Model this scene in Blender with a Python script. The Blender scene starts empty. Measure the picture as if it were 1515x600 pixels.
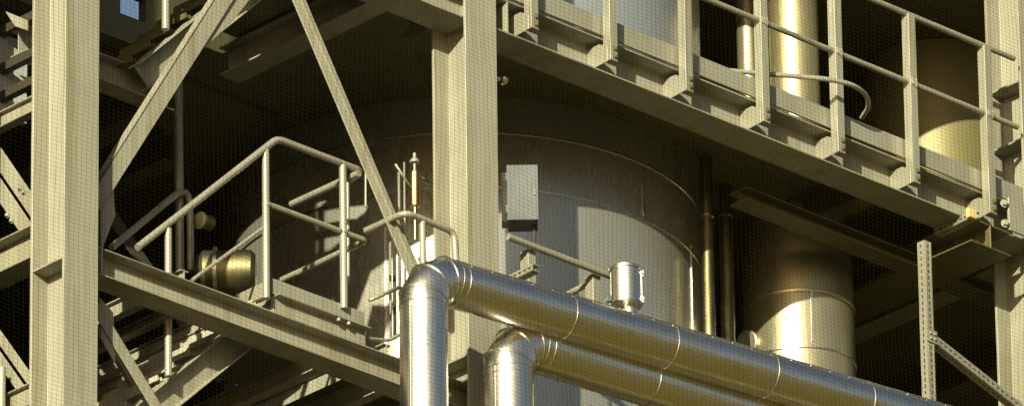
import bpy, bmesh, math, random
from mathutils import Vector, Matrix
random.seed(7)
R = math.radians
S = bpy.context.scene
COL = S.collection

# ------------------------------------------------------------------ camera model
F_PX, DIST, ZO = 15000.0, 69.77, 31.0
AZ, PITCH, ROLL = R(43.5), R(25.1), R(0.77)
rv = Vector((math.cos(AZ), -math.sin(AZ), 0)); away = Vector((math.sin(AZ), math.cos(AZ), 0))
FW = away*math.cos(PITCH) + Vector((0, 0, math.sin(PITCH)))
UP0 = -away*math.sin(PITCH) + Vector((0, 0, math.cos(PITCH)))
RT = rv*math.cos(ROLL) - UP0*math.sin(ROLL)
UP = UP0*math.cos(ROLL) + rv*math.sin(ROLL)
def ray(u, v): return FW + RT*((u-757.5)/F_PX) - UP*((v-300)/F_PX)
CAM = Vector((0, 0, ZO)) - ray(690, 300)*DIST
def at(u, v, X=None, Y=None, Z=None):
    d = ray(u, v)
    if X is not None: t = (X-CAM.x)/d.x
    elif Y is not None: t = (Y-CAM.y)/d.y
    else: t = (Z-CAM.z)/d.z
    return CAM + d*t
PX = 1/215.0

# ------------------------------------------------------------------ materials
def mat_nodes(name):
    m = bpy.data.materials.new(name); m.use_nodes = True
    nt = m.node_tree; b = nt.nodes['Principled BSDF']
    return m, nt, b
def N(nt, t, **kw):
    n = nt.nodes.new(t)
    for k, v in kw.items(): setattr(n, k, v)
    return n
def mixc(nt, fac, a, b, mode='MIX'):
    n = N(nt, 'ShaderNodeMix', data_type='RGBA', blend_type=mode)
    for i, x in ((0, fac), (6, a), (7, b)):
        if isinstance(x, (int, float)): n.inputs[i].default_value = x
        elif isinstance(x, tuple): n.inputs[i].default_value = (*x, 1)
        else: nt.links.new(x, n.inputs[i])
    return n.outputs[2]
def noise(nt, vec, scale, detail=4, rough=.6, stretch=None):
    n = N(nt, 'ShaderNodeTexNoise'); n.inputs['Scale'].default_value = scale
    n.inputs['Detail'].default_value = detail; n.inputs['Roughness'].default_value = rough
    if stretch:
        mp = N(nt, 'ShaderNodeMapping'); mp.inputs['Scale'].default_value = stretch
        nt.links.new(vec, mp.inputs['Vector']); vec = mp.outputs[0]
    nt.links.new(vec, n.inputs['Vector'])
    return n.outputs['Fac']
def ramp(nt, fac, lo, hi, a=0.0, b=1.0):
    n = N(nt, 'ShaderNodeMapRange'); n.inputs[1].default_value = lo; n.inputs[2].default_value = hi
    n.inputs[3].default_value = a; n.inputs[4].default_value = b
    nt.links.new(fac, n.inputs[0]); return n.outputs[0]
def paint(name, base, dirt, rough=.55, streak=.5, bump=.15, metallic=0.0):
    m, nt, b = mat_nodes(name)
    g = N(nt, 'ShaderNodeNewGeometry').outputs['Position']
    n1 = noise(nt, g, 2.3, 5, .65)
    n2 = noise(nt, g, 9.0, 4, .6, (1, 1, .06))
    n3 = noise(nt, g, 60.0, 3, .6)
    c = mixc(nt, ramp(nt, n1, .38, .72), base, tuple(x*.82 for x in base))
    c = mixc(nt, ramp(nt, n2, .50, .78, 0, streak), c, dirt)
    c = mixc(nt, ramp(nt, n3, .62, .75, 0, .35), c, dirt)
    n4 = noise(nt, g, 3.2, 5, .7, (2.2, 2.2, .10)); c = mixc(nt, ramp(nt, n4, .51, .64, 0, streak*.75), c, tuple(x*.8 for x in dirt))
    n5 = noise(nt, g, 17.0, 5, .75); c = mixc(nt, ramp(nt, n5, .66, .72, 0, streak*.8), c, (dirt[0]*.75, dirt[1]*.52, dirt[2]*.45))
    nt.links.new(c, b.inputs['Base Color'])
    nt.links.new(ramp(nt, n1, .3, .7, rough-.1, rough+.12), b.inputs['Roughness'])
    b.inputs['Metallic'].default_value = metallic
    bp = N(nt, 'ShaderNodeBump'); bp.inputs['Strength'].default_value = bump; bp.inputs['Distance'].default_value = .004
    nt.links.new(n3, bp.inputs['Height']); nt.links.new(bp.outputs[0], b.inputs['Normal'])
    return m
def metal(name, base, r0, r1, dents=.02, stretch=(1, 1, 1), dscale=6.0, tint=(.45, .38, .22), met=1.0):
    m, nt, b = mat_nodes(name)
    g = N(nt, 'ShaderNodeNewGeometry').outputs['Position']
    n1 = noise(nt, g, 3.0, 5, .6, stretch); n2 = noise(nt, g, 45, 3, .6, stretch)
    n3 = noise(nt, g, dscale, 2, .5, stretch)
    c = mixc(nt, ramp(nt, n1, .45, .8, 0, .45), base, tint)
    nt.links.new(c, b.inputs['Base Color'])
    b.inputs['Metallic'].default_value = met
    mx = N(nt, 'ShaderNodeMath', operation='ADD'); nt.links.new(ramp(nt, n1, .3, .75, r0, r1), mx.inputs[0]); nt.links.new(ramp(nt, n2, .4, .7, 0, .05), mx.inputs[1])
    nt.links.new(mx.outputs[0], b.inputs['Roughness'])
    bp = N(nt, 'ShaderNodeBump'); bp.inputs['Strength'].default_value = .6; bp.inputs['Distance'].default_value = dents
    nt.links.new(n3, bp.inputs['Height']); nt.links.new(bp.outputs[0], b.inputs['Normal'])
    return m
M = {}
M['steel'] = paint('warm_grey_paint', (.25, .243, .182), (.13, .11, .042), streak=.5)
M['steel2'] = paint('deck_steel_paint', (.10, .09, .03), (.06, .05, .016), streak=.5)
M['galv'] = paint('galvanised_steel', (.285, .278, .212), (.15, .135, .065), rough=.42, streak=.3, metallic=.25)
M['pipe'] = metal('pipe_cladding', (.76, .73, .65), .24, .36, .003, (1, 1, 1), 4, (.42, .36, .2), met=1.0)
M['band'] = metal('bright_band', (.72, .69, .60), .22, .32, .001)
M['tank'] = metal('tank_cladding', (.42, .41, .345), .20, .32, .012, (1, 1, .25), 1.6, (.38, .34, .20), met=.72)
M['tank_sunlit'] = metal('sunlit_tank_cladding', (.40, .43, .44), .28, .40, .010, (1, 1, .25), 1.6, (.34, .35, .31), met=.6)  # sunlit copy of the tank cladding, the bluish light put into its colour
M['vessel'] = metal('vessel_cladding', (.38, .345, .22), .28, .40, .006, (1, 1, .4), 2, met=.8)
M['brass'] = metal('brass', (.62, .44, .16), .25, .4, .001)
M['box'] = paint('box_grey', (.056, .066, .069), (.05, .05, .042), rough=.6, streak=.3, metallic=.0)
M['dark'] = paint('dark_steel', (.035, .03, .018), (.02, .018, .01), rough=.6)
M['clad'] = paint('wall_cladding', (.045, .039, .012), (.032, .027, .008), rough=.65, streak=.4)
M['panel'] = paint('pale_cladding', (.33, .35, .33), (.24, .23, .17), rough=.6, streak=.4)
M['tread'] = paint('grating_steel', (.36, .345, .26), (.22, .195, .10), rough=.5)
M['net'] = paint('net_cord', (.012, .011, .007), (.01, .009, .006), rough=.7)
M['net'].node_tree.nodes['Principled BSDF'].inputs['Specular IOR Level'].default_value = 0
M['drum'] = metal('darkened_drum_metal', (.11, .10, .05), .42, .55, .006, (1, 1, 1), 4)  # shade on the drum put into this dark base colour
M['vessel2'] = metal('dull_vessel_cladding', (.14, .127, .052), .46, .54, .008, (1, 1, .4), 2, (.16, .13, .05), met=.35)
M['gold_pipe'] = metal('warm_pipe_cladding', (.46, .40, .22), .33, .45, .004, (1, 1, .5), 3, (.36, .29, .13), met=.85)
M['bolt'] = paint('bolt_steel', (.12, .105, .05), (.07, .055, .02), rough=.5)
M['tag'] = paint('ochre_block', (.55, .40, .17), (.4, .3, .12), rough=.6)
M['green'] = paint('gauge_green', (.02, .06, .05), (.015, .03, .025), rough=.3)
def ground_mat():
    m, nt, b = mat_nodes('dry_field')
    g = N(nt, 'ShaderNodeNewGeometry').outputs['Position']
    c = mixc(nt, ramp(nt, noise(nt, g, .05, 6, .6), .35, .65), (.135, .10, .004), (.10, .075, .003))
    c = mixc(nt, ramp(nt, noise(nt, g, 1.5, 4, .6), .4, .7), c, (.12, .09, .005))
    nt.links.new(c, b.inputs['Base Color']); b.inputs['Roughness'].default_value = .95
    return m
M['ground'] = ground_mat()

# ------------------------------------------------------------------ mesh builder
class MB:
    def __init__(s): s.bm = bmesh.new()
    def poly(s, pts, mi=0, smooth=False):
        f = s.bm.faces.new([s.bm.verts.new(p) for p in pts]); f.material_index = mi; f.smooth = smooth; return s
    def prism(s, prof, d, mi=0):
        """prof: list of 3d points of a planar polygon, extruded along vector d"""
        d = Vector(d); a = [s.bm.verts.new(Vector(p)) for p in prof]; b = [s.bm.verts.new(Vector(p)+d) for p in prof]
        n = len(a); fs = [s.bm.faces.new(a[::-1]), s.bm.faces.new(b)]
        for i in range(n): fs.append(s.bm.faces.new((a[i], a[(i+1) % n], b[(i+1) % n], b[i])))
        for f in fs: f.material_index = mi
        bmesh.ops.recalc_face_normals(s.bm, faces=fs); return s
    def box(s, x0, x1, y0, y1, z0, z1, mi=0):
        return s.prism([(x0, y0, z0), (x1, y0, z0), (x1, y1, z0), (x0, y1, z0)], (0, 0, z1-z0), mi)
    def obox(s, c, ax, ay, az, mi=0):
        c, ax, ay, az = map(Vector, (c, ax, ay, az))
        return s.prism([c-ax-ay-az, c+ax-ay-az, c+ax+ay-az, c-ax+ay-az], az*2, mi)
    def tube(s, pts, r, seg=14, caps=True, mi=0, bend=0.0):
        pts = [Vector(p) for p in pts]
        if bend > 0: pts = fillet(pts, bend)
        rings = []; prev = None
        for i, p in enumerate(pts):
            t = (pts[min(i+1, len(pts)-1)] - pts[max(i-1, 0)]).normalized()
            if 0 < i < len(pts)-1:
                t = ((pts[i+1]-p).normalized() + (p-pts[i-1]).normalized()).normalized()
            if prev is None:
                a = t.orthogonal().normalized()
            else:
                a = (prev - t*prev.dot(t)).normalized()
            prev = a; b = t.cross(a)
            sc = 1.0
            rr = r[i] if isinstance(r, (list, tuple)) else r
            if 0 < i < len(pts)-1:
                cosh = max(.3, t.dot((p-pts[i-1]).normalized())); 
                m = (pts[i+1]-p).normalized() - (p-pts[i-1]).normalized()
            else: m = Vector((0, 0, 0)); cosh = 1
            ring = []
            for k in range(seg):
                o = (a*math.cos(2*math.pi*k/seg) + b*math.sin(2*math.pi*k/seg))*rr
                if m.length > 1e-6:
                    mn = m.normalized(); o = o + mn*(o.dot(mn))*(1/cosh-1)
                ring.append(s.bm.verts.new(p+o))
            rings.append(ring)
        for i in range(len(rings)-1):
            for k in range(seg):
                f = s.bm.faces.new((rings[i][k], rings[i][(k+1) % seg], rings[i+1][(k+1) % seg], rings[i+1][k])); f.smooth = True; f.material_index = mi
        if caps:
            for q in (rings[0][::-1], rings[-1]):
                f = s.bm.faces.new(q); f.material_index = mi
        return s
    def lathe(s, c, axis, prof, seg=48, mi=0, cap=True):
        """prof: list of (radius, height along axis)"""
        c = Vector(c); t = Vector(axis).normalized(); a = t.orthogonal().normalized(); b = t.cross(a); rings = []
        for r, h in prof:
            rings.append([s.bm.verts.new(c + t*h + (a*math.cos(2*math.pi*k/seg)+b*math.sin(2*math.pi*k/seg))*r) for k in range(seg)])
        for i in range(len(rings)-1):
            sm = abs(prof[i+1][1]-prof[i][1]) > 1e-5
            for k in range(seg):
                f = s.bm.faces.new((rings[i][k], rings[i][(k+1) % seg], rings[i+1][(k+1) % seg], rings[i+1][k])); f.smooth = sm; f.material_index = mi
        if cap:
            for q in (rings[0][::-1], rings[-1]): s.bm.faces.new(q).material_index = mi
        return s
    def ibeam(s, p0, p1, h, b, tw, tf, side=None, mi=0):
        """I section from p0 to p1 (centre of section), side = flange direction"""
        p0, p1 = Vector(p0), Vector(p1); d = (p1-p0); t = d.normalized()
        sd = Vector(side).normalized() if side is not None else t.cross(Vector((0, 0, 1))).normalized()
        up = sd.cross(t).normalized(); 
        if up.z < -1e-6: up = -up
        q = [(-b/2, -h/2), (b/2, -h/2), (b/2, -h/2+tf), (tw/2, -h/2+tf), (tw/2, h/2-tf), (b/2, h/2-tf), (b/2, h/2), (-b/2, h/2), (-b/2, h/2-tf), (-tw/2, h/2-tf), (-tw/2, -h/2+tf), (-b/2, -h/2+tf)]
        return s.prism([p0 + sd*x + up*y for x, y in q], d, mi)
    def channel(s, p0, p1, h, b, tw, tf, side, mi=0):
        """C section; web plane passes through p0-p1, flanges point to side"""
        p0, p1 = Vector(p0), Vector(p1); d = (p1-p0); t = d.normalized(); sd = Vector(side).normalized()
        up = sd.cross(t).normalized()
        if up.z < -1e-6: up = -up
        q = [(0, -h/2), (b, -h/2), (b, -h/2+tf), (tw, -h/2+tf), (tw, h/2-tf), (b, h/2-tf), (b, h/2), (0, h/2)]
        return s.prism([p0 + sd*x + up*y for x, y in q], d, mi)
    def hexbolt(s, c, n, r=.014, l=.014, mi=0):
        c = Vector(c); n = Vector(n).normalized()
        s.lathe(c, n, [(r*1.5, 0), (r*1.5, .004)], 12, mi); return s.lathe(c+n*.004, n, [(r, 0), (r, l), (r*.8, l+.002)], 6, mi)
    def build(s, name, mat, parent=None, bevel=0.0):
        me = bpy.data.meshes.new(name)
        if parent is not None:
            o0 = Vector((0, 0, 0)); p = parent
            while p is not None: o0 += p.location; p = p.parent
            bmesh.ops.translate(s.bm, verts=s.bm.verts, vec=-o0)
            loc = Vector((0, 0, 0))
        else:
            bb = [v.co for v in s.bm.verts]
            loc = Vector((sum(v.x for v in bb)/len(bb), sum(v.y for v in bb)/len(bb), min(v.z for v in bb)))
            bmesh.ops.translate(s.bm, verts=s.bm.verts, vec=-loc)
        s.bm.normal_update()
        for e in s.bm.edges:
            if len(e.link_faces) == 2 and e.calc_face_angle(0) > R(33): e.smooth = False
        s.bm.to_mesh(me); s.bm.free()
        for mm in (mat if isinstance(mat, (list, tuple)) else [mat]): me.materials.append(M[mm])
        o = bpy.data.objects.new(name, me); COL.objects.link(o); o.location = loc; o.parent = parent
        if bevel:
            md = o.modifiers.new('edge', 'BEVEL'); md.width = bevel; md.segments = 1; md.limit_method = 'ANGLE'; md.angle_limit = R(50); md.harden_normals = False
        return o
def fillet(pts, r, n=6):
    out = [pts[0]]
    for i in range(1, len(pts)-1):
        p = pts[i]; a = (pts[i-1]-p); b = (pts[i+1]-p)
        rr = min(r, a.length*.45, b.length*.45); a = a.normalized()*rr; b = b.normalized()*rr
        for k in range(n+1):
            t = k/n; out.append((p+a)*(1-t)**2 + p*2*t*(1-t) + (p+b)*t*t)
    return out + [pts[-1]]
def tag(o, label, cat, group=None, kind=None):
    if label: o['label'] = label
    if cat: o['category'] = cat; o['kind'] = 'thing'
    if group: o['group'] = group
    if kind: o['kind'] = kind
    return o
def thing(name, loc, label, cat, group=None):
    o = bpy.data.objects.new(name, None); COL.objects.link(o); o.location = loc; o.empty_display_size = .1
    return tag(o, label, cat, group)
def copy_tree(o, parent=None):
    c = o.copy(); COL.objects.link(c); c.parent = parent
    for k in list(o.children): copy_tree(k, c)
    return c
X_, Y_, Z_ = Vector((1, 0, 0)), Vector((0, 1, 0)), Vector((0, 0, 1))
BV = .003

# ------------------------------------------------------------------ world, sun, camera
TO_SUN = Vector((-1.75, -1.0, .56)).normalized()
w = bpy.data.worlds.new('World'); S.world = w; w.use_nodes = True
nt = w.node_tree; bg = nt.nodes['Background']
sky = nt.nodes.new('ShaderNodeTexSky'); sky.sky_type = 'NISHITA'; sky.sun_disc = False
sky.sun_elevation = math.asin(TO_SUN.z); sky.sun_rotation = math.atan2(TO_SUN.x, TO_SUN.y)
sky.air_density = 1.0; sky.dust_density = 2.5; sky.ozone_density = 0.4
nt.links.new(sky.outputs[0], bg.inputs[0]); bg.inputs[1].default_value = .055
sl = bpy.data.lights.new('sun', 'SUN'); sl.energy = 5.0; sl.angle = R(.53); sl.color = (1.0, .945, .68)
so = bpy.data.objects.new('sun', sl); COL.objects.link(so); so.location = (-40, -30, 60)
so.rotation_euler = (-TO_SUN).to_track_quat('-Z', 'Y').to_euler()
cd = bpy.data.cameras.new('camera'); cam = bpy.data.objects.new('camera', cd); COL.objects.link(cam)
cd.sensor_width = 36; cd.lens = 36*F_PX/1515; cd.clip_start = 1; cd.clip_end = 3000
mw = Matrix((RT, UP, -FW)).transposed().to_4x4(); mw.translation = CAM; cam.matrix_world = mw
S.camera = cam
S.view_settings.view_transform = 'Standard'; S.view_settings.look = 'None'; S.view_settings.gamma = 1
S.view_settings.exposure = 1.0
S.render.film_transparent = False
S.cycles.max_bounces = 8; S.cycles.diffuse_bounces = 4; S.cycles.glossy_bounces = 5
S.cycles.sample_clamp_indirect = 6

# ------------------------------------------------------------------ ground
g = MB(); g.poly([(-1500, -1500, 0), (1500, -1500, 0), (1500, 1500, 0), (-1500, 1500, 0)])
tag(g.build('ground', 'ground'), 'dry straw coloured ground around the plant', 'ground', kind='structure')

# ------------------------------------------------------------------ columns
HB, HH, TF, TW = .30, .345, .022, .014
def column(xl, label, stiff, ztop=36.5):
    t = thing('steel_column', (xl+HB/2, HH/2, 0), label, 'column', 'steel columns of the frame')
    m = MB(); cx, cy = xl+HB/2, HH/2
    q = [(-HB/2, -HH/2), (HB/2, -HH/2), (HB/2, -HH/2+TF), (TW/2, -HH/2+TF), (TW/2, HH/2-TF), (HB/2, HH/2-TF), (HB/2, HH/2), (-HB/2, HH/2), (-HB/2, HH/2-TF), (-TW/2, HH/2-TF), (-TW/2, -HH/2+TF), (-HB/2, -HH/2+TF)]
    m.prism([(cx+x, cy+y, 0) for x, y in q], (0, 0, ztop)); m.build('shaft', 'steel', t, .004)
    for z in stiff:
        s_ = MB(); s_.box(xl+.003, cx-TW/2, TF, HH-TF, z, z+.014); s_.build('stiffener_plate', 'steel', t)
    return t
XL = at(146, 300, Y=0).x - HB
XM = at(738, 300, Y=0).x - HB
XR = at(1466, 300, Y=HH).x
zst = at(92, 381, X=XL, ).z
column(XL, 'leftmost thick steel column, net shadowed, with one stiffener plate in its recess', [zst])
column(XM, 'middle steel column standing beside the grey junction box and the lower pipe elbow', [at(640, 548, X=XM).z, at(640, 585, X=XM).z])
column(XR, 'rightmost steel column at the picture edge behind the railing ends', [at(1490, 128, X=XR).z, at(1490, 215, X=XR).z])

# ------------------------------------------------------------------ upper platform edge beam
WEB = HH/2
zb = at(735, 50, Y=.03).z                       # underside of the bottom flange
zb2 = at(1385, 298, Y=.03).z
ZB = (zb+zb2)/2
BH, BB = .262, .284
beam = thing('platform_edge_beam', (XM+HB, WEB, ZB), 'long grey beam under the upper railing with brackets along its web', 'beam')
m = MB(); m.ibeam((XM+HB/2+TW/2, WEB, ZB+BH/2), (XR+HB/2-TW/2, WEB, ZB+BH/2), BH, BB, .012, .014, Y_)
m.build('girder', 'steel', beam, BV)
m = MB(); xs = at(748, 40, Y=.05).x; m.box(xs, xs+.012, .034, WEB-.006, ZB+.014, ZB+BH-.014); m.build('stiffener_plate', 'steel', beam)
m = MB(); m.ibeam((XM-3.0, WEB+.02, ZB+BH/2), (XM+HB/2-TW/2, WEB+.02, ZB+BH/2), BH, BB, .012, .014, Y_)
tag(m.build('floor_beam', 'steel', None, BV), 'steel beam meeting the middle column from the left at its top', 'beam', 'floor beams')
ZD = ZB+BH                                       # deck underside
# toe board
ZT0 = ZD+.014
rail = thing('guard_railing', (at(1130, 160, Y=0).x, 0, ZD), 'galvanised railing with bolted angle posts along the upper platform', 'railing')
xe = XR+.10
m = MB(); m.box(XM+HB+.06, xe, .028, .036, ZT0, ZT0+.155); m.box(XM+HB+.06, xe, .016, .028, ZT0, ZT0+.006); m.build('toe_board', 'galv', rail)
PO = [787, 904, 1016, 1130, 1241, 1352, 1465]
L = .072; YP = -.062
zpt = at(1350, 22, Y=YP).z; zpb = at(1352, 268, Y=YP).z
def post_parts(x, parent):
    m = MB()
    m.prism([(x, YP, zpb), (x+L, YP, zpb), (x+L, YP+.007, zpb), (x+.007, YP+.007, zpb), (x+.007, YP+L, zpb), (x, YP+L, zpb)], (0, 0, zpt-zpb))
    p = m.build('post', 'galv', parent, .002)
    b = MB(); b.prism([(x-.009, YP+.02, zpb-.01), (x-.009, WEB-.007, zpb-.02), (x-.009, WEB-.007, zpb+.15), (x-.009, YP+L+.03, zpb+.15), (x-.009, YP+.02, zpb+.10)], (.008, 0, 0))
    b.box(x, x+L+.012, YP+.008, YP+.015, zpb-.004, zpb+.16)
    b.build('bracket', 'galv', p, .002)
    for dz in (.035, .095):
        h = MB(); h.hexbolt((x+L*.62, YP, zpb+dz), (0, -1, 0), .015, .012); h.build('bolt', 'bolt', p)
    zmid = zpt-.5*1.0
    return p
xp0 = [at(u-1, 34+.3835*(u-787), Y=YP).x for u in PO]
p0 = post_parts(xp0[0], rail)
for x in xp0[1:]:
    c = copy_tree(p0, rail); c.location.x += x-xp0[0]
rr = .0215; yr = YP+.007+rr+.001
zr1 = at(1390, 41, Y=yr).z; zr2 = at(1250, 83, Y=yr).z
for zz, ue in ((zr1, 1500), (zr2, 1505)):
    xe2 = at(ue, 82 if zz == zr1 else 182, Y=yr).x
    m = MB(); m.tube([(XM+HB-.5, yr, zz), (xe2, yr, zz)], rr, 16); m.build('top_rail' if zz == zr1 else 'mid_rail', 'galv', rail)
for x in xp0:
    m = MB()
    for dx in (-.004, .05):
        m.tube([(x+.02+dx*.8, yr-.03, zr2-rr-.006), (x+.02+dx*.8, yr-.034, zr2+rr+.006)], .006, 8)
    m.obox((x+.042, YP-.008, zr2-.012), (.018, 0, -.01), (0, .006, 0), (.006, 0, .022))
    m.build('rail_clamp', 'steel', rail)
# bent hose-like hand tube behind the railing
zh = ZD+.28
pts = [at(1060, 103, Z=zh), at(1140, 110, Z=zh), at(1225, 117, Z=zh), at(1262, 125, Z=zh), at(1283, 141, Z=zh), at(1286, 158, Z=zh), at(1275, 174, Z=zh)]
m = MB(); m.tube(pts, .018, 14, bend=.12); tag(m.build('bent_tube', 'galv'), 'bent handrail tube curling round behind the upper railing posts', 'tube')

# ------------------------------------------------------------------ decks, walls
TCX, TCY, TR = None, None, 1.75
def tank_center(u, R_, vtop, z):
    # near point of the ring at pixel (u, vtop) and height z, centre lies R_ further away
    p = at(u, vtop, Z=z); d = Vector((p.x-CAM.x, p.y-CAM.y, 0)).normalized()
    return p + d*R_
tc = tank_center(684, TR, 193, ZD-.27)
def deck(name, x0, x1, y0, y1, z, th, label, holes=()):
    m = MB(); xs = sorted({x0, x1, *[h for q in holes for h in q[:2]]}); ys = sorted({y0, y1, *[h for q in holes for h in q[2:]]})
    for i in range(len(xs)-1):
        for j in range(len(ys)-1):
            cx, cy = (xs[i]+xs[i+1])/2, (ys[j]+ys[j+1])/2
            if any(q[0] < cx < q[1] and q[2] < cy < q[3] for q in holes): continue
            m.box(xs[i], xs[i+1], ys[j], ys[j+1], z, z+th)
    return tag(m.build(name, 'steel2'), label, 'deck')
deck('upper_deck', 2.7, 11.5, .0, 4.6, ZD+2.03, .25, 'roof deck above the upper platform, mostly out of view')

deck('bounce_blocker_deck', XL-.2, 11.5, .6, 7.5, ZD-7.0, .2, 'added unseen floor sheet blocking light bounced up from the ground')  # added below view to keep ground bounce off the deck undersides
JX = [-1.6, -.5, .12, 4.3, 5.9, 7.2]
for i, x in enumerate(JX):
    y0 = 3.2 if x == .12 else .32 if x > -.3 else 2.55
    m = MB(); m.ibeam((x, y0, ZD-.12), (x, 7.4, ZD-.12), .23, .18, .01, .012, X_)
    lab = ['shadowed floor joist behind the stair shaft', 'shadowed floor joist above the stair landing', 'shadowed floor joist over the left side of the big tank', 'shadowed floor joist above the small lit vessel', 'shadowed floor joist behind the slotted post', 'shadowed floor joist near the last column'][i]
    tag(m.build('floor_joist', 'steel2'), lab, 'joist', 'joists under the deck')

def wall(name, mat, x0, x1, y0, y1, z0, z1, label, cat='wall'):
    m = MB(); m.box(x0, x1, y0, y1, z0, z1); return tag(m.build(name, mat), label, cat)
wall('sun_blocker_wall', 'clad', XL-.30, XL-.22, .62, 9, 20, 38, 'added unseen wall keeping the side sun out of the plant')  # unseen wall added to shade the interior from the low sun
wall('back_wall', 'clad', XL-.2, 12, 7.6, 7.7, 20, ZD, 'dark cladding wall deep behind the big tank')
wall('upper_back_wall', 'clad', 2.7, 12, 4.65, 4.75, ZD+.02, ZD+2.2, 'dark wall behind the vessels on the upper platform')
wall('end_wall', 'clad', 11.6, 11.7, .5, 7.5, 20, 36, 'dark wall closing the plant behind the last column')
# stair shaft back wall with a gap through which the sky shows
yw = 2.42
h0, h1 = at(178, 20, Y=yw), at(216, 22, Y=yw)
m = MB(); zlo, zhi = at(190, 24, Y=yw).z, at(190, -12, Y=yw).z
m.box(XL+.35, h0.x, yw, yw+.08, ZD, ZD+3.2); m.box(h1.x, .5, yw, yw+.08, ZD, ZD+3.2); m.box(h0.x, h1.x, yw, yw+.08, ZD, zlo); m.box(h0.x, h1.x, yw, yw+.08, zhi, ZD+3.2)
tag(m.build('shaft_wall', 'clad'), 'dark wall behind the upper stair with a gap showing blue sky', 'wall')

q = at(420, 78, Z=ZD-.24)
m = MB(); m.ibeam((q.x, .34, ZD-.13), (q.x, 1.9, ZD-.13), .22, .19, .01, .012, X_); tag(m.build('floor_joist', 'steel'), 'olive joist under the deck between the two diagonal braces', 'joist', 'joists under the deck')
# ------------------------------------------------------------------ big tank
tank = thing('storage_tank', (tc.x, tc.y, ZD-4), 'large round metal clad tank standing behind the middle column', 'tank')
m = MB(); m.lathe((tc.x, tc.y, ZD-5), Z_, [(TR, 0), (TR, 5.02)], 128, cap=False); m.build('shell', 'tank', tank)
m = MB(); m.lathe((tc.x, tc.y, ZD+.02), Z_, [(TR, 0), (TR, 3.5)], 128, cap=False); m.build('upper_shell', 'tank_sunlit', tank)
def ring(z, w_=.012, t_=.006, mat='band'):
    m = MB(); m.lathe((tc.x, tc.y, z), Z_, [(TR, -w_), (TR+t_, -w_*.6), (TR+t_, w_*.6), (TR, w_)], 128, cap=False); m.build('seam_ring', mat, tank)
def near_z(u, v, R_, c):
    d = Vector((c.x-CAM.x, c.y-CAM.y, 0)).normalized(); p = c - d*R_
    return CAM.z + ray(u, v).z*((Vector((p.x-CAM.x, p.y-CAM.y, 0)).length)/Vector((ray(u, v).x, ray(u, v).y, 0)).length)
zring = near_z(684, 277, TR, tc)
ring(zring); ring(ZD-.28, .012, .008)
def tank_pt(u, v, r):
    d = ray(u, v); ox, oy = CAM.x-tc.x, CAM.y-tc.y
    a = d.x**2+d.y**2; b = 2*(ox*d.x+oy*d.y); c = ox*ox+oy*oy-r*r
    t = (-b-math.sqrt(max(0, b*b-4*a*c)))/(2*a); return CAM+d*t
for (u0, v0, v1) in ((1023, 363, 600), (953, 326, 250), (570, 335, 560)):
    p = tank_pt(u0, v0, TR+.002); z1 = tank_pt(u0, v1, TR).z
    n = Vector((p.x-tc.x, p.y-tc.y, 0)).normalized(); tt = Z_.cross(n)
    m = MB(); m.obox((p.x, p.y, (p.z+z1)/2), n*.003, tt*.009, (0, 0, abs(p.z-z1)/2))
    k = 0
    zz = min(p.z, z1)+.05
    while zz < max(p.z, z1)-.03:
        m.lathe((p.x, p.y, zz), n, [(.011, 0), (.008, .008)], 8); zz += .16
    m.build('seam_strip', 'band' if u0 != 880 else 'tank', tank)

def sun_hole(u0, v0, u1, v1):
    # made-up deck opening, cut back along the sun ray to light this tank patch
    q = []
    for u in (u0, u1):
        for v in (v0, v1):
            p = tank_pt(u, v, TR); t = (ZD-p.z)/TO_SUN.z; q.append(p+TO_SUN*t)
    return (min(p.x for p in q), max(p.x for p in q), min(p.y for p in q), max(p.y for p in q))
HOLES = [(XL+.9, -1.05, .45, 2.3), sun_hole(444, 302, 488, 316), sun_hole(428, 358, 449, 376), sun_hole(456, 352, 496, 370), sun_hole(418, 266, 432, 277)]
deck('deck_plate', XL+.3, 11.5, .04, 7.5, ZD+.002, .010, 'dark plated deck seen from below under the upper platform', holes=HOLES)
# floor below the tank, seen from underneath
ZFL = at(580, 520, Y=.27).z-.06
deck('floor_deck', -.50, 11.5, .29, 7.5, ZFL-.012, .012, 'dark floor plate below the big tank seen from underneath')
for i, x in enumerate((-.95, -.38, .05, .62, 1.3)):
    m = MB(); m.ibeam((x, .30, ZFL-.085), (x, 6, ZFL-.085), .14, .08, .006, .008, X_)
    tag(m.build('floor_joist', 'steel'), ['floor joist under the landing end below the lower beam', 'second floor joist under the lower beam, sunlit on one side', 'third floor joist under the lower beam beside the vertical pipe', 'floor joist hidden behind the thicker vertical pipe', 'floor joist behind the lower vertical pipe'][i], 'joist', 'joists under the floor')

# ------------------------------------------------------------------ small vessel behind the pipes
vc = tank_center(1180, .41, 428, at(1180, 428, Y=1.03).z)
zv = at(1180, 428, Y=1.03).z
ves = thing('small_vessel', (vc.x, vc.y, zv-2), 'small upright sunlit vessel behind the upper pipe, right of the big tank', 'vessel')
m = MB(); m.lathe((vc.x, vc.y, zv-2.2), Z_, [(.41, 0), (.41, 2.2)], 96); m.build('shell', 'vessel', ves)
m = MB(); m.lathe((vc.x, vc.y, zv), Z_, [(.411, -.02), (.417, -.01), (.417, .01), (.405, .02), (.405, 1.2)], 96); m.build('upper_body', 'vessel', ves)
for vv in (512,):
    zz = near_z(1180, vv, .41, vc); m = MB(); m.lathe((vc.x, vc.y, zz), Z_, [(.41, -.012), (.417, -.006), (.417, .006), (.41, .012)], 96, cap=False); m.build('seam_ring', 'band', ves)
dc = Vector((vc.x-CAM.x, vc.y-CAM.y, 0)).normalized(); nn = (-dc + rv*.25).normalized(); tt = Z_.cross(nn)
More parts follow.
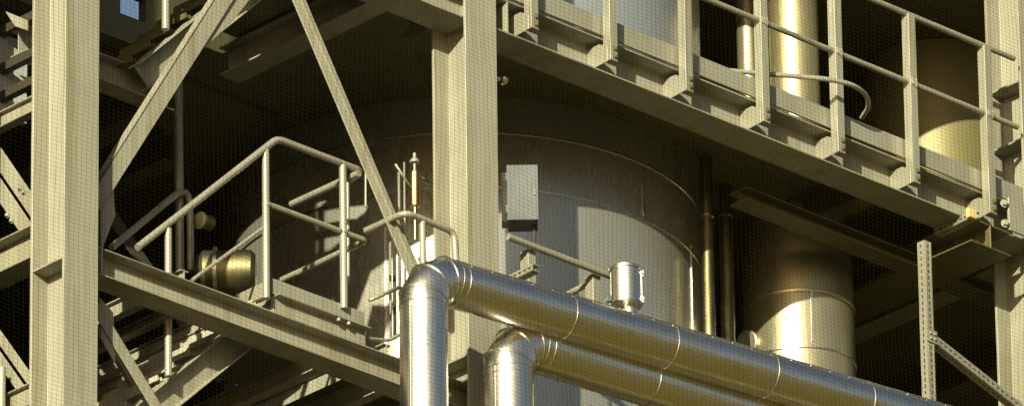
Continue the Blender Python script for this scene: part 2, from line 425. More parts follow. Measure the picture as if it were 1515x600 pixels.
m = MB(); m.obox((vc.x+nn.x*.413, vc.y+nn.y*.413, zv-.21), nn*.004, tt*.008, (0, 0, .20)); m.build('seam_strip', 'band', ves)
pn = at(1104, 506, Y=vc.y+.08)
m = MB(); m.lathe(pn, (-.99, -.15, -.1), [(.095, -.2), (.095, 0), (.085, .004)], 32); m.build('nozzle', 'vessel', ves)
# vertical gold pipes at the right of the tank
for (u, r, va, vb, y, lab) in ((1049, .046, 150, 600, .95, 'slim vertical pipe catching light at the big tank edge'), (1077, .05, 260, 600, 1.2, 'vertical pipe with bands between the big tank and the small vessel')):
    a, b = at(u, va, Y=y), at(u+3, vb, Y=y); a.x = b.x
    t = thing('vertical_pipe', b, lab, 'pipe')
    m = MB(); m.tube([b, a], r, 20); m.build('pipe_run', 'drum', t)
    m = MB(); m.lathe((b.x, b.y, at(u, 322, Y=y).z), Z_, [(r, -.01), (r+.005, -.008), (r+.005, .008), (r, .01)], 20, cap=False); m.build('band', 'band', t)

# ------------------------------------------------------------------ upper level vessels
def cyl_up(name, u, r, y, v0, z0, z1, label, mat='vessel', seams=()):
    p = at(u, v0, Y=y); t = thing(name, (p.x, p.y, z0), label, 'vessel')
    m = MB(); m.lathe((p.x, p.y, z0), Z_, [(r, 0), (r, z1-z0)], 80, cap=False); m.build('shell', mat, t)
    m = MB(); m.lathe((p.x, p.y, z0), Z_, [(r, 0), (r+.03, .002), (r+.03, .03), (r, .031)], 80, cap=False); m.build('base_ring', mat, t)
    return t, p
t, p = cyl_up('upright_pipe', 1177, .182, 1.0, 150, ZD+.02, ZD+2.02, 'bright upright pipe rising through the upper platform behind the railing', 'gold_pipe')
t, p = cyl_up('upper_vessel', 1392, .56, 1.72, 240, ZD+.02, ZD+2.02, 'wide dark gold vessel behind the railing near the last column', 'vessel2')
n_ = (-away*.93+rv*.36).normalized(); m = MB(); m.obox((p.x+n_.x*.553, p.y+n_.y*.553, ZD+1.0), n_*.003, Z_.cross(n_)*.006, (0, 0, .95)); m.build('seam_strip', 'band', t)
cyl_up('slim_upright_pipe', 1108, .085, 1.5, 100, ZD+.02, ZD+2.02, 'slim gold upright pipe beside the bright upright pipe')

# ------------------------------------------------------------------ lower beam, braces
ZL = (at(160, 376, Y=WEB-.1).z + at(585, 520, Y=WEB-.1).z)/2     # top of the lower beam
m = MB(); m.ibeam((XL+HB/2+TW/2, WEB, ZL-.1), (XM+HB/2-TW/2, WEB, ZL-.1), .2, .2, .008, .011, Y_)
lb = m.build('floor_beam', 'steel', None, BV); tag(lb, 'bright lower beam running from the leftmost column to the vertical pipe', 'beam', 'floor beams')
x = at(152, 372, Y=WEB-.1).x
m = MB(); m.box(x-.012, x, WEB-.1, WEB-.005, ZL-.189, ZL-.011); m.build('end_plate', 'steel', lb)
def brace(name, a, b, width, y, label, lip=True, mat='steel', flip=1):
    """flat angle in the facade plane from pixel a to pixel b"""
    pa, pb = at(*a, Y=y), at(*b, Y=y); d = (pb-pa).normalized(); n = Vector((-d.z, 0, d.x)); w2 = width/2
    m = MB(); m.prism([pa-n*w2, pb-n*w2, pb+n*w2, pa+n*w2], (0, .012, 0))
    if lip: m.prism([pa+n*w2*flip, pb+n*w2*flip, pb+n*(w2*flip-.012*flip), pa+n*(w2*flip-.012*flip)], (0, .09 if lip == 1 else -.09, 0))
    return tag(m.build(name, mat, None, BV), label, 'brace', 'diagonal braces')
brace('diagonal_brace', (140, 301), (345, -22), .124, WEB-.03, 'wide diagonal brace rising from the leftmost column past the upper stair')
pb1 = brace('diagonal_brace', (435, -20), (617, 410), .130, WEB-.03, 'diagonal brace with a raised centre line falling to the vertical pipe')
a, b = at(435, -20, Y=WEB-.035), at(617, 410, Y=WEB-.035); d = (b-a).normalized(); n = Vector((-d.z, 0, d.x))
m = MB(); m.prism([a-n*.006, b-n*.006, b+n*.006, a+n*.006], (0, -.02, 0)); m.build('ridge', 'steel', pb1)
brace('diagonal_brace', (140, 449), (262, 649), .095, WEB-.02, 'diagonal brace below the lower beam beside the leftmost column')
brace('diagonal_brace', (120, 250), (330, 560), .12, 1.7, 'dark diagonal brace deep behind the stair rail', mat='dark')  # shade on this deep brace put into the dark steel colour
def gusset(pts, y, label, bolts=(), mat='steel'):
    m = MB(); m.prism([at(u, v, Y=y) for u, v in pts], (0, .014, 0)); o = m.build('gusset_plate', mat, None, .002); tag(o, label, 'plate', 'gusset plates')
    for u, v in bolts:
        m = MB(); m.hexbolt(at(u, v, Y=y), (0, -1, 0), .013, .012); m.build('bolt', 'galv', o)
    return o
gusset([(148, 262), (168, 262), (170, 320), (150, 372)], WEB-.012, 'gusset plate tying the wide brace to the leftmost column above the lower beam')
gusset([(148, 440), (168, 462), (170, 535), (150, 500)], WEB-.004, 'gusset plate tying the lower brace to the leftmost column', )
gusset([(302, 72), (346, 30), (374, -6), (330, -24)], WEB-.012, 'flared gusset plate at the top end of the wide brace')
# sunlit patch shaped as a small plate near the upper beam
a = [at(588, 60, Y=.75), at(610, 37, Y=.75), at(631, 27, Y=.75), at(631, 43, Y=.75), at(618, 53, Y=.75)]
m = MB(); m.prism(a, (0, .012, 0)); tag(m.build('gusset_plate', 'steel'), 'small plate shaped as a sunlit patch beside the top of the middle column', 'plate')

# ------------------------------------------------------------------ stairs
def stair(label, pt_top, pt_low, y, width, rail_pts, post_us, n):
    """stringers in planes y and y+width; pt_top/pt_low pixels on the stringer top edge"""
    a, b = at(*pt_low, Y=y), at(*pt_top, Y=y); d = (b-a).normalized(); up = Vector((-d.z, 0, d.x))
    t = thing('steel_stair', a, label, 'stair', 'stair flights')
    for yy in (y, y+width):
        m = MB(); m.channel(a - up*.095, b - up*.095, .19, .07, .008, .01, (0, -1, 0) if yy == y else (0, 1, 0)); m.build('stringer', 'steel', t, BV)
    for i in range(n):
        c = a.lerp(b, (i+.5)/n) - up*.04
        m = MB()
        m.box(c.x-.125, c.x-.118, y+.01, y+width-.01, c.z-.02, c.z+.02)
        m.box(c.x+.118, c.x+.125, y+.01, y+width-.01, c.z-.02, c.z+.02)
        for k in range(8): m.box(c.x-.115+k*.03, c.x-.111+k*.03, y+.01, y+width-.01, c.z-.012, c.z+.016)
        m.build('tread', 'tread' if n > 10 else 'steel2', t)  # upper flight treads take darker steel, their shade put into the colour
    return t, a, b
YS = .42
st1, sa, sb = stair('lower stair flight climbing to the landing behind the bright lower beam', (400, 437), (120, 661), YS, .75, None, None, 12)
st2, sa2, sb2 = stair('upper stair flight rising behind the wide diagonal brace at the top', (410, -72), (198, 97), .62, .52, None, None, 8)
m = MB(); q = at(245, 40, Y=.60); m.tube([(q.x, q.y, q.z-.02), (q.x, q.y, q.z+1.1)], .028, 14); m.build('rail_post', 'galv', st2)
m = MB(); q = at(245, 40, Y=1.30); m.tube([(q.x+1, q.y, q.z+.6), (q.x+1, q.y, q.z+1.9)], .024, 14); m.build('rail_post', 'galv', st2)
# beam carrying the upper stair foot
a = at(150, 78, Y=.70); b = at(238, 112, Y=.70)
m = MB(); m.ibeam((XL+.25, .78, a.z-.1), (b.x, .78, a.z-.1), .2, .16, .008, .011, Y_); bb = m.build('floor_beam', 'steel', None, BV)
tag(bb, 'short shaded beam carrying the foot of the upper stair', 'beam', 'floor beams')
m = MB(); m.box(b.x, b.x+.012, .68, .88, a.z-.21, a.z+.01); m.build('end_plate', 'steel', bb)
m = MB(); m.hexbolt((b.x-.06, .768, a.z-.07), (0, -1, 0), .016, .014); m.build('bolt', 'steel', bb)

for i, (u, v, lab) in enumerate(((500, 556, 'pale beam under the landing end just below the lower beam'), (530, 574, 'pale beam under the lower beam nearest the vertical pipe'))):
    q = at(u, v, Y=1.0); m = MB(); m.ibeam((q.x, .50, q.z), (q.x, 2.4, q.z), .15, .07, .006, .008, X_); tag(m.build('floor_joist', 'steel'), lab, 'joist', 'joists under the floor')
# small beams crossing the stair shaft
for i, (u, v, x1, h_, b_, lab) in enumerate(((182, 454, 1.4, .12, .07, 'small beam in the stair shaft beside the leftmost column'), (300, 507, 2.2, .09, .06, 'thin sunlit beam behind the lower stair near the landing'), (232, 512, 2.0, .09, .06, 'thin sunlit beam crossing behind the lower brace'), (215, 480, 1.8, .07, .07, 'short beam behind the stair rail post below the lower beam'), (330, 500, 2.4, .08, .05, 'thin beam just under the landing floor'))):
    q = at(u, v, Y=1.25); m = MB(); m.ibeam((q.x, .62, q.z), (q.x, x1+.4, q.z), h_, b_, .006, .008, X_); tag(m.build('small_beam', 'steel', None), lab, 'beam', 'small beams in the stair shaft')
pa, pb_ = at(146, 478, Y=.8), at(202, 572, Y=.8); d = (pb_-pa).normalized()
m = MB(); m.channel(pa, pb_, .10, .05, .008, .008, (-.3, -1, 0)); tag(m.build('inclined_channel', 'steel'), 'short sunlit channel leaning behind the lower brace by the leftmost column', 'channel')
# landing
YL = .36
ap = at(413, 425, Y=YL-.07); ar = at(550, 491, Y=YL-.07)
ZF = (ap.z+ar.z)/2
land = thing('stair_landing', (ap.x, YL, ZF-.2), 'small stair landing with kick plate resting behind the lower beam', 'landing')
m = MB(); m.channel((ap.x, YL, ZF-.09), (ar.x, YL, ZF-.09), .18, .07, .008, .011, (0, -1, 0)); m.build('edge_channel', 'steel', land, BV)
m = MB(); m.channel((ap.x+.005, YL+.002, ZF-.09), (ap.x+.005, YL+1.2, ZF-.09), .18, .06, .008, .011, (-1, 0, 0)); m.build('side_channel', 'steel', land, BV)
m = MB(); m.box(ap.x-.02, ar.x-.03, YL-.03, YL-.022, ZF+.002, ZF+.115); m.box(ap.x-.028, ap.x-.02, YL-.03, YL+.3, ZF+.002, ZF+.115); m.build('toe_board', 'galv', land)
m = MB(); m.box(ap.x+.02, ar.x, YL+.01, YL+1.2, ZF-.03, ZF-.004); m.build('floor_plate', 'steel2', land)
for (u, v) in ((501, 463), (516, 470)):
    q = at(u, v, Y=YL-.05); m = MB(); m.lathe((q.x, q.y, ZF-.034), Z_, [(.013, 0), (.016, .004), (.016, .022)], 12); m.build('bolt', 'galv', land)
# landing handrail
hr = thing('stair_railing', (ap.x, YL, ZF), 'tubular handrail of the lower stair, bent over at the landing', 'railing')
RR = .0245; YH = YL-.045
zc = at(410, 205, Y=YH).z
c0 = at(410, 205, Y=YH); c1 = at(535, 245, Y=YH); c1.z = zc; lo = at(203, 366, Y=YH)
farY = at(430, 302, Z=zc); 
def tb(name, pts, r=RR, bend=.1, parent=hr, mat='galv'):
    m = MB(); m.tube(pts, r, 16, bend=bend); return m.build(name, mat, parent)
tb('top_rail', [lo, c0, c1, c1 + Vector((.03, .16, 0))], bend=.06)
zm = at(402, 303, Y=YH).z; m0 = at(396, 302, Y=YH); m1 = at(541, 353, Y=YH); m1.z = zm
tb('mid_rail', [m0, m1, m1+Vector((.0, .9, 0))], .021, .04)
tb('mid_rail', [at(284, 414, Y=YH+.01), at(392, 335, Y=YH+.01)], .013, 0)
tb('post', [at(393, 222, Y=YH), at(394, 441, Y=YH)], .0255, 0)
tb('post', [at(507, 240, Y=YH), at(509, 456, Y=YH)], .0265, 0)
q0, q1 = at(249, 338, Y=YH), at(249, 556, Y=YH); tb('post', [q0, q1], .0245, 0)
for (u, v) in ((394, 303), (508, 343)):
    q = at(u, v, Y=YH); m = MB(); m.lathe((q.x, q.y, q.z), Z_, [(.028, -.012), (.031, -.01), (.031, .01), (.028, .012)], 16, cap=False); m.build('rail_clamp', 'galv', hr)
hr2 = thing('stair_railing', (c1.x, 1, ZF), 'inner tubular railing behind the landing posts', 'railing')
tb('top_rail', [at(531, 256, Z=zc-.05), at(431, 302, Z=zc-.05)], RR, 0, hr2)
tb('mid_rail', [at(526, 362, Z=zm-.02), at(440, 404, Z=zm-.02)], .021, 0, hr2)
tb('post', [at(514, 262, Y=.75), at(515, 420, Y=.75)], .013, 0, hr2)
tb('post', [at(541, 252, Y=.72), at(541, 305, Y=.72)], .008, 0, hr2)
# inner dark railing of the far stair side
hr3 = thing('stair_railing', at(165, 360, Y=1.2), 'shaded far handrail of the lower stair in front of dark steel', 'railing')
tb('top_rail', [at(165, 366, Y=1.2), at(262, 286, Y=1.2), at(276, 284, Y=1.2), at(281, 298, Y=1.2), at(282, 400, Y=1.2)], RR, .06, hr3)
tb('post', [at(264, 100, Y=1.25), at(266, 400, Y=1.25)], .03, 0, hr3)

# hoop guard by the second platform
hp = thing('hoop_railing', at(600, 312, Y=.5), 'bent tubular hoop rail between the diagonal brace and the middle column', 'railing')
zz = at(600, 314, Y=-.02).z
tb('top_rail', [at(541, 341, Z=zz), at(600, 314, Z=zz), at(672, 343, Z=zz), at(675, 395, Y=-.02)], .0235, .07, hp)
tb('post', [at(625, 325, Y=-.01), at(626, 400, Y=-.01)], .0235, 0, hp)

# ------------------------------------------------------------------ pipes
def pipe(u0, v0, u1, v1, ue, r, y, zlow, label, bands, vb):
    c = at(u0, v0, Y=y); far = at(u1, v1, Z=c.z); d = (far-c).normalized(); end = c + d*((at(ue, v1+(ue-u1)*(v1-v0)/(u1-u0), Z=c.z)-c).length)
    t = thing('insulated_pipe', (c.x, c.y, zlow), label, 'pipe', 'insulated pipes')
    br = .235
    e0 = Vector((c.x, c.y, c.z-br)); e1 = c + d*br
    m = MB(); m.tube([(c.x, c.y, zlow), e0], r, 64); m.build('vertical_run', 'pipe', t)
    m = MB(); m.tube([e1, end], r, 64); m.build('horizontal_run', 'pipe', t)
    # mitred elbow in four flat-sided segments
    O = Vector((c.x, c.y, c.z-br)) + d*br; segs = []
    NS = 3
    ps = [e0] + [O - d*br/math.cos(R(90)/NS/2)*math.cos(R(90)*(i+.5)/NS) + Z_*br/math.cos(R(90)/NS/2)*math.sin(R(90)*(i+.5)/NS) for i in range(NS)] + [e1]
    m = MB(); m.tube(ps, r+.001, 64, caps=False)
    for f in m.bm.faces: pass
    el = m.build('elbow', 'pipe', t)
    # seams of the elbow
    pp = [Vector(p) for p in ps]
    for i in range(1, len(pp)-1):
        ta = ((pp[i+1]-pp[i]).normalized()+(pp[i]-pp[i-1]).normalized()).normalized()
        m = MB(); seg = 64; a1 = d.cross(Z_).normalized(); b1 = ta.cross(a1).normalized(); k1 = 1/max(.4, ta.dot((pp[i]-pp[i-1]).normalized()))
        q = [pp[i] + a1*(r+.003)*math.cos(2*math.pi*k/seg) + b1*(r+.003)*k1*math.sin(2*math.pi*k/seg) for k in range(seg)]
        q.append(q[0]); q.append(q[1]); m.tube(q, .0045, 6, caps=False); m.build('elbow_seam', 'band', t)
    def bnd(p, ax, w_=.010, t_=.004):
        m = MB(); m.lathe(p, ax, [(r, -w_), (r+t_, -w_*.7), (r+t_, w_*.7), (r, w_)], 64, cap=False); m.build('band', 'band', t)
    sd = Vector((d.y, -d.x, 0)); sd = sd if sd.y < 0 else -sd
    nrm = (sd*.80 + Z_*.60).normalized(); tt_ = d.cross(nrm)
    m = MB(); m.obox((e1+end)/2 + nrm*(r+.0005), d*((end-e1).length/2), tt_*.012, nrm*.0015)
    k = .08
    while k < (end-e1).length: m.lathe(e1 + d*k + nrm*(r+.001), nrm, [(.006, 0), (.004, .004)], 8); k += .17
    m.build('lap_seam', 'pipe', t)
    m = MB(); nv = (-away*.8-rv*.6).normalized(); m.obox((c.x+nv.x*(r+.0005), c.y+nv.y*(r+.0005), (zlow+e0.z)/2), Z_.cross(nv)*.010, nv*.0015, Z_*(e0.z-zlow)/2); m.build('lap_seam', 'pipe', t)
    bnd(e0, Z_, .008); bnd(e1, d, .008); bnd(e1+d*.055, d, .006)
    for u in bands:
        P = at(u, v0+(u-u0)*(v1-v0)/(u1-u0), Z=c.z); bnd(c + d*((P-c).dot(d)), d, .007)
    for v in vb: bnd((c.x, c.y, at(u0, v, Y=y).z), Z_, .005, .003)
    return t, c, d
P1, c1_, d1_ = pipe(626, 407, 1000, 516, 1500, .163, -.50, 24, 'thicker insulated metal pipe with elbow, upper one of the pair', (835, 985, 1133, 1275), (440,))
P2, c2_, d2_ = pipe(752, 503, 945, 561, 1350, .168, -.42, 24, 'lower insulated metal pipe with elbow, right of the thicker one', (957, 1108), (560,))

# valve hood on the upper pipe
q = at(926, 440, Y=c1_.y+.02+d1_.y*2.2)
vh = thing('valve_hood', (q.x, q.y, q.z-.15), 'shiny cylindrical valve hood with bolted clamps standing above the upper pipe', 'valve')
zt, zbm = at(926, 398, Y=q.y).z, at(926, 452, Y=q.y).z
m = MB(); m.lathe((q.x, q.y, zbm), Z_, [(.104, 0), (.104, zt-zbm)], 40); m.build('hood', 'pipe', vh)
for z_ in (zbm, zt-.02):
    m = MB(); m.lathe((q.x, q.y, z_), Z_, [(.104, 0), (.114, .001), (.114, .019), (.104, .02)], 40, cap=False); m.build('clamp_ring', 'band', vh)
m = MB(); m.lathe((q.x+.03, q.y, zbm-.25), Z_, [(.056, 0), (.056, .25)], 24); m.build('neck', 'pipe', vh)
sx = q + rv*.108
for zz_ in (zbm+.03, zt-.05):
    m = MB(); m.obox((sx.x, sx.y, zz_+.01), rv*.014, away*.02, Z_*.022); m.hexbolt((sx.x-.015, sx.y-.02, zz_+.01), -away, .010, .01); m.build('lug', 'band', vh)
m = MB(); m.obox((sx.x-.01, sx.y-.01, (zt+zbm)/2), rv*.004, away*.01, Z_*(zt-zbm)*.42); m.build('closure_strip', 'band', vh)
gq = at(900, 441, Y=q.y-.02)
m = MB(); m.lathe(gq, -away, [(.028, -.02), (.028, .004), (.023, .006)], 20); m.obox(gq-away*.008, rv*.004, away*.003, Z_*.022); 
tag(m.build('pressure_gauge', 'green'), 'small round dark green gauge beside the valve hood', 'gauge')

# rail below the junction box
br_ = thing('tube_railing', at(800, 400, Y=.2), 'short open ended tube rail below the junction box', 'railing')
yb = .02
t0, t1 = at(752, 350, Y=yb), at(908, 407, Y=yb); t1.z = t0.z
m = MB(); m.tube([t0, t1], .0245, 20); m.lathe(t0, (t1-t0), [(.0245, -.001), (.0245, -.004), (.017, -.004), (.017, .01)], 20, cap=False); m.build('top_rail', 'galv', br_)
m = MB(); m.tube([at(880, 415, Y=yb+.05), at(826, 441, Y=yb+.05+.35)], .022, 16); m.build('mid_rail', 'galv', br_)
for (u, v) in ((781, 364), (877, 400)):
    q = at(u, v, Y=yb+.03)
    m = MB(); z0 = q.z-.55
    m.prism([(q.x, q.y, z0), (q.x+.075, q.y, z0), (q.x+.075, q.y+.007, z0), (q.x+.007, q.y+.007, z0), (q.x+.007, q.y+.08, z0), (q.x, q.y+.08, z0)], (0, 0, .53)); m.build('post', 'galv', br_, .002)

# junction box
q = at(773, 285, Y=.0)
jb = thing('junction_box', q, 'grey blue metal junction box fixed beside the middle column', 'box')
hw, hh_, hd = 22.5*PX, 40/.905*PX, .10
cj = q + away*hd
m = MB(); m.obox(cj, rv*hw, away*hd, Z_*hh_); m.build('case', 'box', jb, .006)
m = MB(); m.obox(cj-away*(hd+.006), rv*(hw+.004), away*.005, Z_*(hh_+.004)); m.build('lid', 'box', jb, .002)
m = MB(); m.obox(cj+away*.02-rv*(hw+.02), rv*.02, away*.06, Z_*hh_*.9); m.build('mount', 'galv', jb)
m = MB(); m.lathe(cj+rv*hw*.75-Z_*(hh_), -Z_, [(.012, 0), (.012, .03)], 10); m.build('cable_gland', 'dark', jb)
gq_ = cj+rv*hw*.75-Z_*(hh_+.02)
m = MB(); m.tube([gq_, gq_-Z_*.12, gq_-Z_*.2+away*.12-rv*.05, gq_-Z_*.5+away*.16-rv*.1], .008, 8, bend=.06); m.build('cable', 'dark', jb)
m = MB(); m.obox(cj-away*(hd+.014)+rv*(hw*.82), rv*.006, away*.006, Z_*.025); m.build('latch', 'bolt', jb)
m = MB(); m.obox(cj-away*(hd-.002)-rv*(hw+.004)+Z_*hh_*.6, rv*.006, away*.012, Z_*.03); m.obox(cj-away*(hd-.002)-rv*(hw+.004)-Z_*hh_*.6, rv*.006, away*.012, Z_*.03); m.build('hinge', 'bolt', jb)


# brass safety valve
vq = at(614, 306, Y=.55)
sv = thing('safety_valve', vq, 'brass safety valve with a domed cap left of the middle column', 'valve')
zt2 = at(613, 254, Y=.55).z
m = MB(); m.lathe(vq, Z_, [(.034, 0), (.038, .01), (.038, zt2-vq.z-.01), (.03, zt2-vq.z)], 28); m.build('body', 'brass', sv)
m = MB(); m.lathe((vq.x, vq.y, zt2), Z_, [(.010, 0), (.010, .07), (.034, .07), (.036, .085), (.02, .105), (.012, .11), (.012, .14), (.004, .15)], 20); m.build('cap', 'galv', sv)
m = MB(); m.tube([(vq.x+.01, vq.y, zt2-.02), (vq.x+.16, vq.y+.03, zt2-.02)], .013, 10); m.tube([(vq.x-.01, vq.y, zt2-.16), (vq.x-.20, vq.y-.02, zt2-.08+.07)], .009, 10); m.build('side_pipe', 'galv', sv)
m = MB(); m.lathe((vq.x, vq.y, vq.z-.25), Z_, [(.016, 0), (.016, .25)], 14); m.build('stem', 'brass', sv)
for i, (u, r, va, vb_, y, lab) in enumerate(((590, .010, 255, 420, .7, 'thin bright vertical tube left of the safety valve'), (598, .007, 240, 420, .7, 'thinnest vertical tube nearest the safety valve'), (577, .009, 350, 500, .62, 'thin vertical tube in front of the sunlit tank side'), (583, .012, 330, 500, .60, 'darker thin vertical tube beside the vertical pipe'), (672, .02, 440, 620, .45, 'shaded vertical tube in front of the column recess'))):
    a, b = at(u, va, Y=y), at(u, vb_, Y=y); b.x = a.x
    m = MB(); m.tube([a, b], r, 10); tag(m.build('thin_tube', 'galv' if i != 3 else 'dark'), lab, 'tube', 'thin tubes')
m = MB(); m.tube([at(546, 444, Y=.5), at(592, 424, Y=.5)], .014, 10); tag(m.build('thin_tube', 'galv'), 'short slanting tube above the landing end by the vertical pipe', 'tube', 'thin tubes')
m = MB(); m.tube([at(545, 500, Y=.55), at(575, 503, Y=.55), at(590, 495, Y=.55)], .012, 10, bend=.03); tag(m.build('thin_tube', 'galv'), 'small bent tube at the landing end above the lower beam', 'tube', 'thin tubes')

# horizontal drum and nozzle behind the stair
dq = at(335, 402, Y=1.0)
dr = thing('small_drum', dq, 'small shiny horizontal drum behind the stair mid rail', 'drum')
ax = Vector((.72, -.69, 0))
m = MB(); m.lathe(dq, ax, [(.02, -.22), (.12, -.2), (.15, -.16), (.15, .17), (.12, .2), (.02, .21)], 36); m.build('shell', 'drum', dr)
m = MB(); m.lathe(dq, ax, [(.15, -.09), (.175, -.089), (.175, -.065), (.15, -.064)], 36, cap=False); m.build('flange', 'band', dr)
m = MB(); m.lathe(at(297, 326, Y=.95), (-.99, -.1, -.1), [(.05, -.10), (.05, -.01), (.06, -.01), (.06, .012), (.035, .014)], 24); tag(m.build('pipe_nozzle', 'drum'), 'small round pipe nozzle catching light above the drum', 'nozzle')
# little lamp under the platform
q = at(741, 117, Y=.4); m = MB(); m.lathe(q, Vector((.9, -.3, .0)), [(.02, -.12), (.02, -.01), (.038, 0), (.042, .02), (.03, .045), (.01, .055)], 20); tag(m.build('bulkhead_lamp', 'pipe'), 'tiny shiny lamp beside the middle column under the upper platform', 'lamp')

# ------------------------------------------------------------------ slotted channels at the right
def strut(name, p0, p1, label, wdt=.072, parent=None, face=(0, -1, 0)):
    p0, p1 = Vector(p0), Vector(p1); t = (p1-p0).normalized(); n = Vector(face); s_ = t.cross(n).normalized(); w2 = wdt/2
    if s_.x < 0: s_ = -s_
    m = MB(); Ln = (p1-p0).length
    prof = [(-w2, 0), (w2, 0), (w2, -.07), (w2-.004, -.07), (w2-.004, -.004), (-w2+.004, -.004), (-w2+.004, -.07), (-w2, -.07)]
    m.prism([p0+s_*x+n*y for x, y in prof], p1-p0)
    k = .03
    while k < Ln-.03:
        c = p0+t*k
        m.obox(c + n*.0004, s_*.006, n*.0008, t*.014, 1)
        m.obox(c - s_*(w2-.0001) - n*.035, s_*.0008, n*.006, t*.014, 1)
        k += .05
    for x in (-w2+.012, w2-.012):
        m.obox(p0+(p1-p0)*.5+s_*x+n*.001, s_*.004, n*.002, (p1-p0)*.499)
    o = m.build(name, ['galv', 'dark'], parent); 
    if label: tag(o, label, 'strut', 'slotted struts')
    return o
ys = -.10
a, b = at(1361, 352, Y=ys+.0), at(1376, 640, Y=ys); ax_ = at(1376, 470, Y=ys).x
strut('slotted_strut', (ax_, ys, b.z), (ax_, ys, a.z), 'upright slotted strut hanging under the corner of the upper platform')
strut('slotted_strut', at(1381, 498, Y=ys-.005), at(1512, 601, Y=ys-.005), 'slanting slotted strut bracing the upright one', .062)
m = MB(); q = at(1379, 497, Y=ys-.006); m.obox(q, X_*.05, Y_*.004, Z_*.05)
for dx, dz in ((-.02, .02), (.02, .02), (-.02, -.02), (.02, -.02)): m.hexbolt((q.x+dx, q.y-.004, q.z+dz), (0, -1, 0), .009, .008)
tag(m.build('joint_plate', 'galv'), 'small bolted plate joining the two slotted struts', 'plate')
# cross beam under the corner
a = at(1433, 322, Y=-.03)
zc2 = ZB-.03
xc0, xc1 = at(1433, 322, Y=-.03).x, at(1492, 349, Y=-.03).x
cb = thing('cross_beam', ((xc0+xc1)/2, 1, zc2), 'broad cross beam under the platform corner above the slotted strut', 'beam')
m = MB(); m.ibeam(((xc0+xc1)/2, -.05, zc2-.095+.0), ((xc0+xc1)/2, 4.5, zc2-.095), .19, xc1-xc0, .01, .012, X_)
bm_o = m.build('girder', 'steel2', cb, BV)
strut('slotted_strut', at(1440, 315, X=xc0-.012), at(1382, 343, X=xc0-.012), 'short slotted strut along the edge of the cross beam', .05, None, (-1, 0, 0))
m = MB(); q = at(1437, 316, Y=-.10); m.obox(q, X_*.035, Y_*.02, Z_*.036); tag(m.build('end_block', 'tag'), 'ochre end block on the short slotted strut', 'block')
m = MB(); q = at(1497, 318, Y=-.06); m.box(q.x-.04, q.x+.14, -.07, -.05, q.z-.13, q.z+.13)
ep = m.build('end_plate', 'galv', None, .002); tag(ep, 'bolted end plate at the right end of the upper platform', 'plate')
for dz in (-.09, .07):
    m = MB(); m.hexbolt((q.x-.075, -.06, q.z+dz), (-.5, -1, 0), .022, .02); m.build('bolt', 'galv', ep)
# perforated bracket above the upper pipe
strut('slotted_strut', at(788, 394, X=at(788, 394, Y=-.15).x), at(752, 412, X=at(788, 394, Y=-.15).x), 'short slotted strut end lying above the upper pipe by the rail post', .05, None, (-1, 0, 0))

# beams behind at the right
def xbeam(a, b, y, label, h=.2, wd=.2, mat='steel2'):
    pa, pb = at(*a, Y=y), at(*b, Y=y); pb.z = pa.z
    m = MB(); m.ibeam(pa, pb, h, wd, .01, .012, Y_); return tag(m.build('floor_beam', mat), label, 'beam', 'floor beams')
xbeam((1092, 290), (1470, 435), .62, 'dark olive beam in shade crossing in front of the small vessel', .10, .175, 'steel2')
pa = at(1480, 388, Y=.36); pbm = at(1262, 480, Z=pa.z)
m = MB(); m.ibeam(pa, pa+(Y_*3.2), .17, .20, .01, .012, X_); tag(m.build('floor_beam', 'steel'), 'dark beam running back from the last column', 'beam', 'floor beams')

# ------------------------------------------------------------------ side facade left of the first column
XS = XL+HB/2
def ybeam(uv, ylen, h, b_, label, mat='steel'):
    p = at(*uv, X=XS-b_/2)
    m = MB(); m.ibeam((XS, HH+.002, p.z-h/2), (XS, HH+ylen, p.z-h/2), h, b_, .008, .011, X_); return tag(m.build('side_beam', mat, None, BV), label, 'beam', 'beams of the side frame')
ybeam((40, 334), 3.0, .24, .2, 'side frame beam joining the leftmost column below the wide side brace')
ybeam((40, 144), 3.0, .12, .08, 'slender pale side beam beside the leftmost column near the top')
ybeam((40, 566), 3.0, .16, .08, 'pale side beam at the lower left corner of the picture')
def sbrace(a, b, wd, label, mat='steel', dx=0):
    pa, pb = at(*a, X=XS+dx), at(*b, X=XS+dx); d = (pb-pa).normalized(); n = Vector((0, -d.z, d.y))
    m = MB()
    m.prism([pa-n*wd/2, pb-n*wd/2, pb-n*.012, pa-n*.012], (.01, 0, 0)); m.prism([pa+n*wd/2, pb+n*wd/2, pb+n*.012, pa+n*.012], (.01, 0, 0))
    o = m.build('side_brace', mat, None, BV); tag(o, label, 'brace', 'side frame braces'); return o
so_ = sbrace((-30, 215), (62, 350), .24, 'wide double side brace with bolts falling to the leftmost column')
for (u, v) in ((30, 278), (36, 284), (12, 318), (18, 326)):
    q = at(u, v, X=XS-.002); m = MB(); m.hexbolt(q, (-1, 0, 0), .015, .014); m.build('bolt', 'galv', so_)
sbrace((-25, 480), (60, 600), .16, 'narrow side brace at the lower left corner')
p = at(20, 120, Y=.95)
m = MB(); m.box(p.x-.6, p.x+.12, .95, .99, p.z-.28, p.z+.32); tag(m.build('pale_panel', 'panel'), 'pale grey cladding panel left of the leftmost column', 'panel')
for i, (u, v) in enumerate(((20, 95), (20, 136), (20, 40))):
    q = at(u, v, X=XS+.1)
    m = MB(); m.box(q.x-.03, q.x+.03, HH+.01, HH+1.5, q.z-.03, q.z+.03); tag(m.build('guard_bar', 'dark'), ['dark bar crossing the middle of the pale panel', 'dark bar crossing the foot of the pale panel', 'dark bar above the pale panel'][i], 'bar', 'bars in front of the pale panel')
a = [at(8, 17, X=XS), at(40, 30, X=XS), at(40, 45, X=XS), at(22, 39, X=XS)]
m = MB(); m.prism(a, (.012, 0, 0)); tag(m.build('gusset_plate', 'steel'), 'pale gusset plate at the top left corner', 'plate')
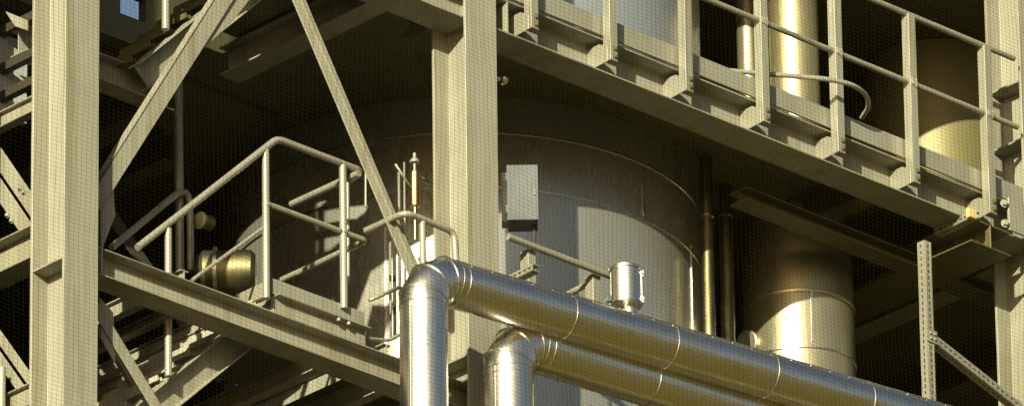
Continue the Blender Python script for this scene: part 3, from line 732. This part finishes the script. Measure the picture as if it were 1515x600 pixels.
m = MB(); q = at(3, 570, X=XS-.1); m.tube([(q.x, q.y, q.z-1), (q.x, q.y, q.z+.13)], .025, 14); tag(m.build('post_tube', 'galv'), 'short tube post at the lower left corner', 'post')

# ------------------------------------------------------------------ bird net hung in front of the frame
def net():
    m = bmesh.new(); y = -1.75; hw = .00072
    def strip(pts):
        prev = None
        for p in pts:
            ring = [m.verts.new((p[0]+a, p[1]+b, p[2]+c)) for a, b, c in ((-hw, 0, -hw), (hw, 0, hw), (0, hw*1.6, 0))]
            if prev:
                for k in range(3): m.faces.new((prev[k], prev[(k+1) % 3], ring[(k+1) % 3], ring[k]))
            prev = ring
    x0, x1 = at(-40, 300, Y=y).x, at(1560, 300, Y=y).x
    def zr(x):
        u = 690 + (x-at(690, 300, Y=y).x)*.725*215
        return at(u, 640, Y=y).z, at(u, -40, Y=y).z
    def wob(x, z): return y + .03*math.sin(x*2.1+z*.7) + .015*math.sin(z*3.3+x) , .006*math.sin(z*2.7+x*1.3)+.004*math.sin(z*9+x*4)
    SX, SZ = .0405, .0290
    nx = int((x1-x0)/SX)
    for i in range(nx+1):
        x = x0+i*SX; a, b = zr(x); n = max(2, int((b-a)/.16)); pts = []
        for k in range(n+1):
            z = a+(b-a)*k/n; yy, dx = wob(x, z); pts.append((x+dx, yy, z))
        strip(pts)
    zt_, zb_ = zr(x0)[1], zr(x1)[0]
    k = zb_
    zmin = min(zr(x0)[0], zr(x1)[0]); zmax = max(zr(x0)[1], zr(x1)[1]); z = zmin
    while z < zmax:
        pts = []
        n = int((x1-x0)/.16)
        for i in range(n+1):
            x = x0+(x1-x0)*i/n; a, b = zr(x)
            if a-.05 < z < b+.05:
                yy, dx = wob(x, z); pts.append((x, yy, z+.005*math.sin(x*2.3+z*1.1)+.003*math.sin(x*8+z)))
        if len(pts) > 1: strip(pts)
        z += SZ
    me = bpy.data.meshes.new('bird_net'); m.to_mesh(me); m.free(); me.materials.append(M['net'])
    o = bpy.data.objects.new('bird_net', me); COL.objects.link(o)
    tag(o, 'fine dark bird net stretched in front of the whole steel frame', 'net')
NET = True
if NET: net()
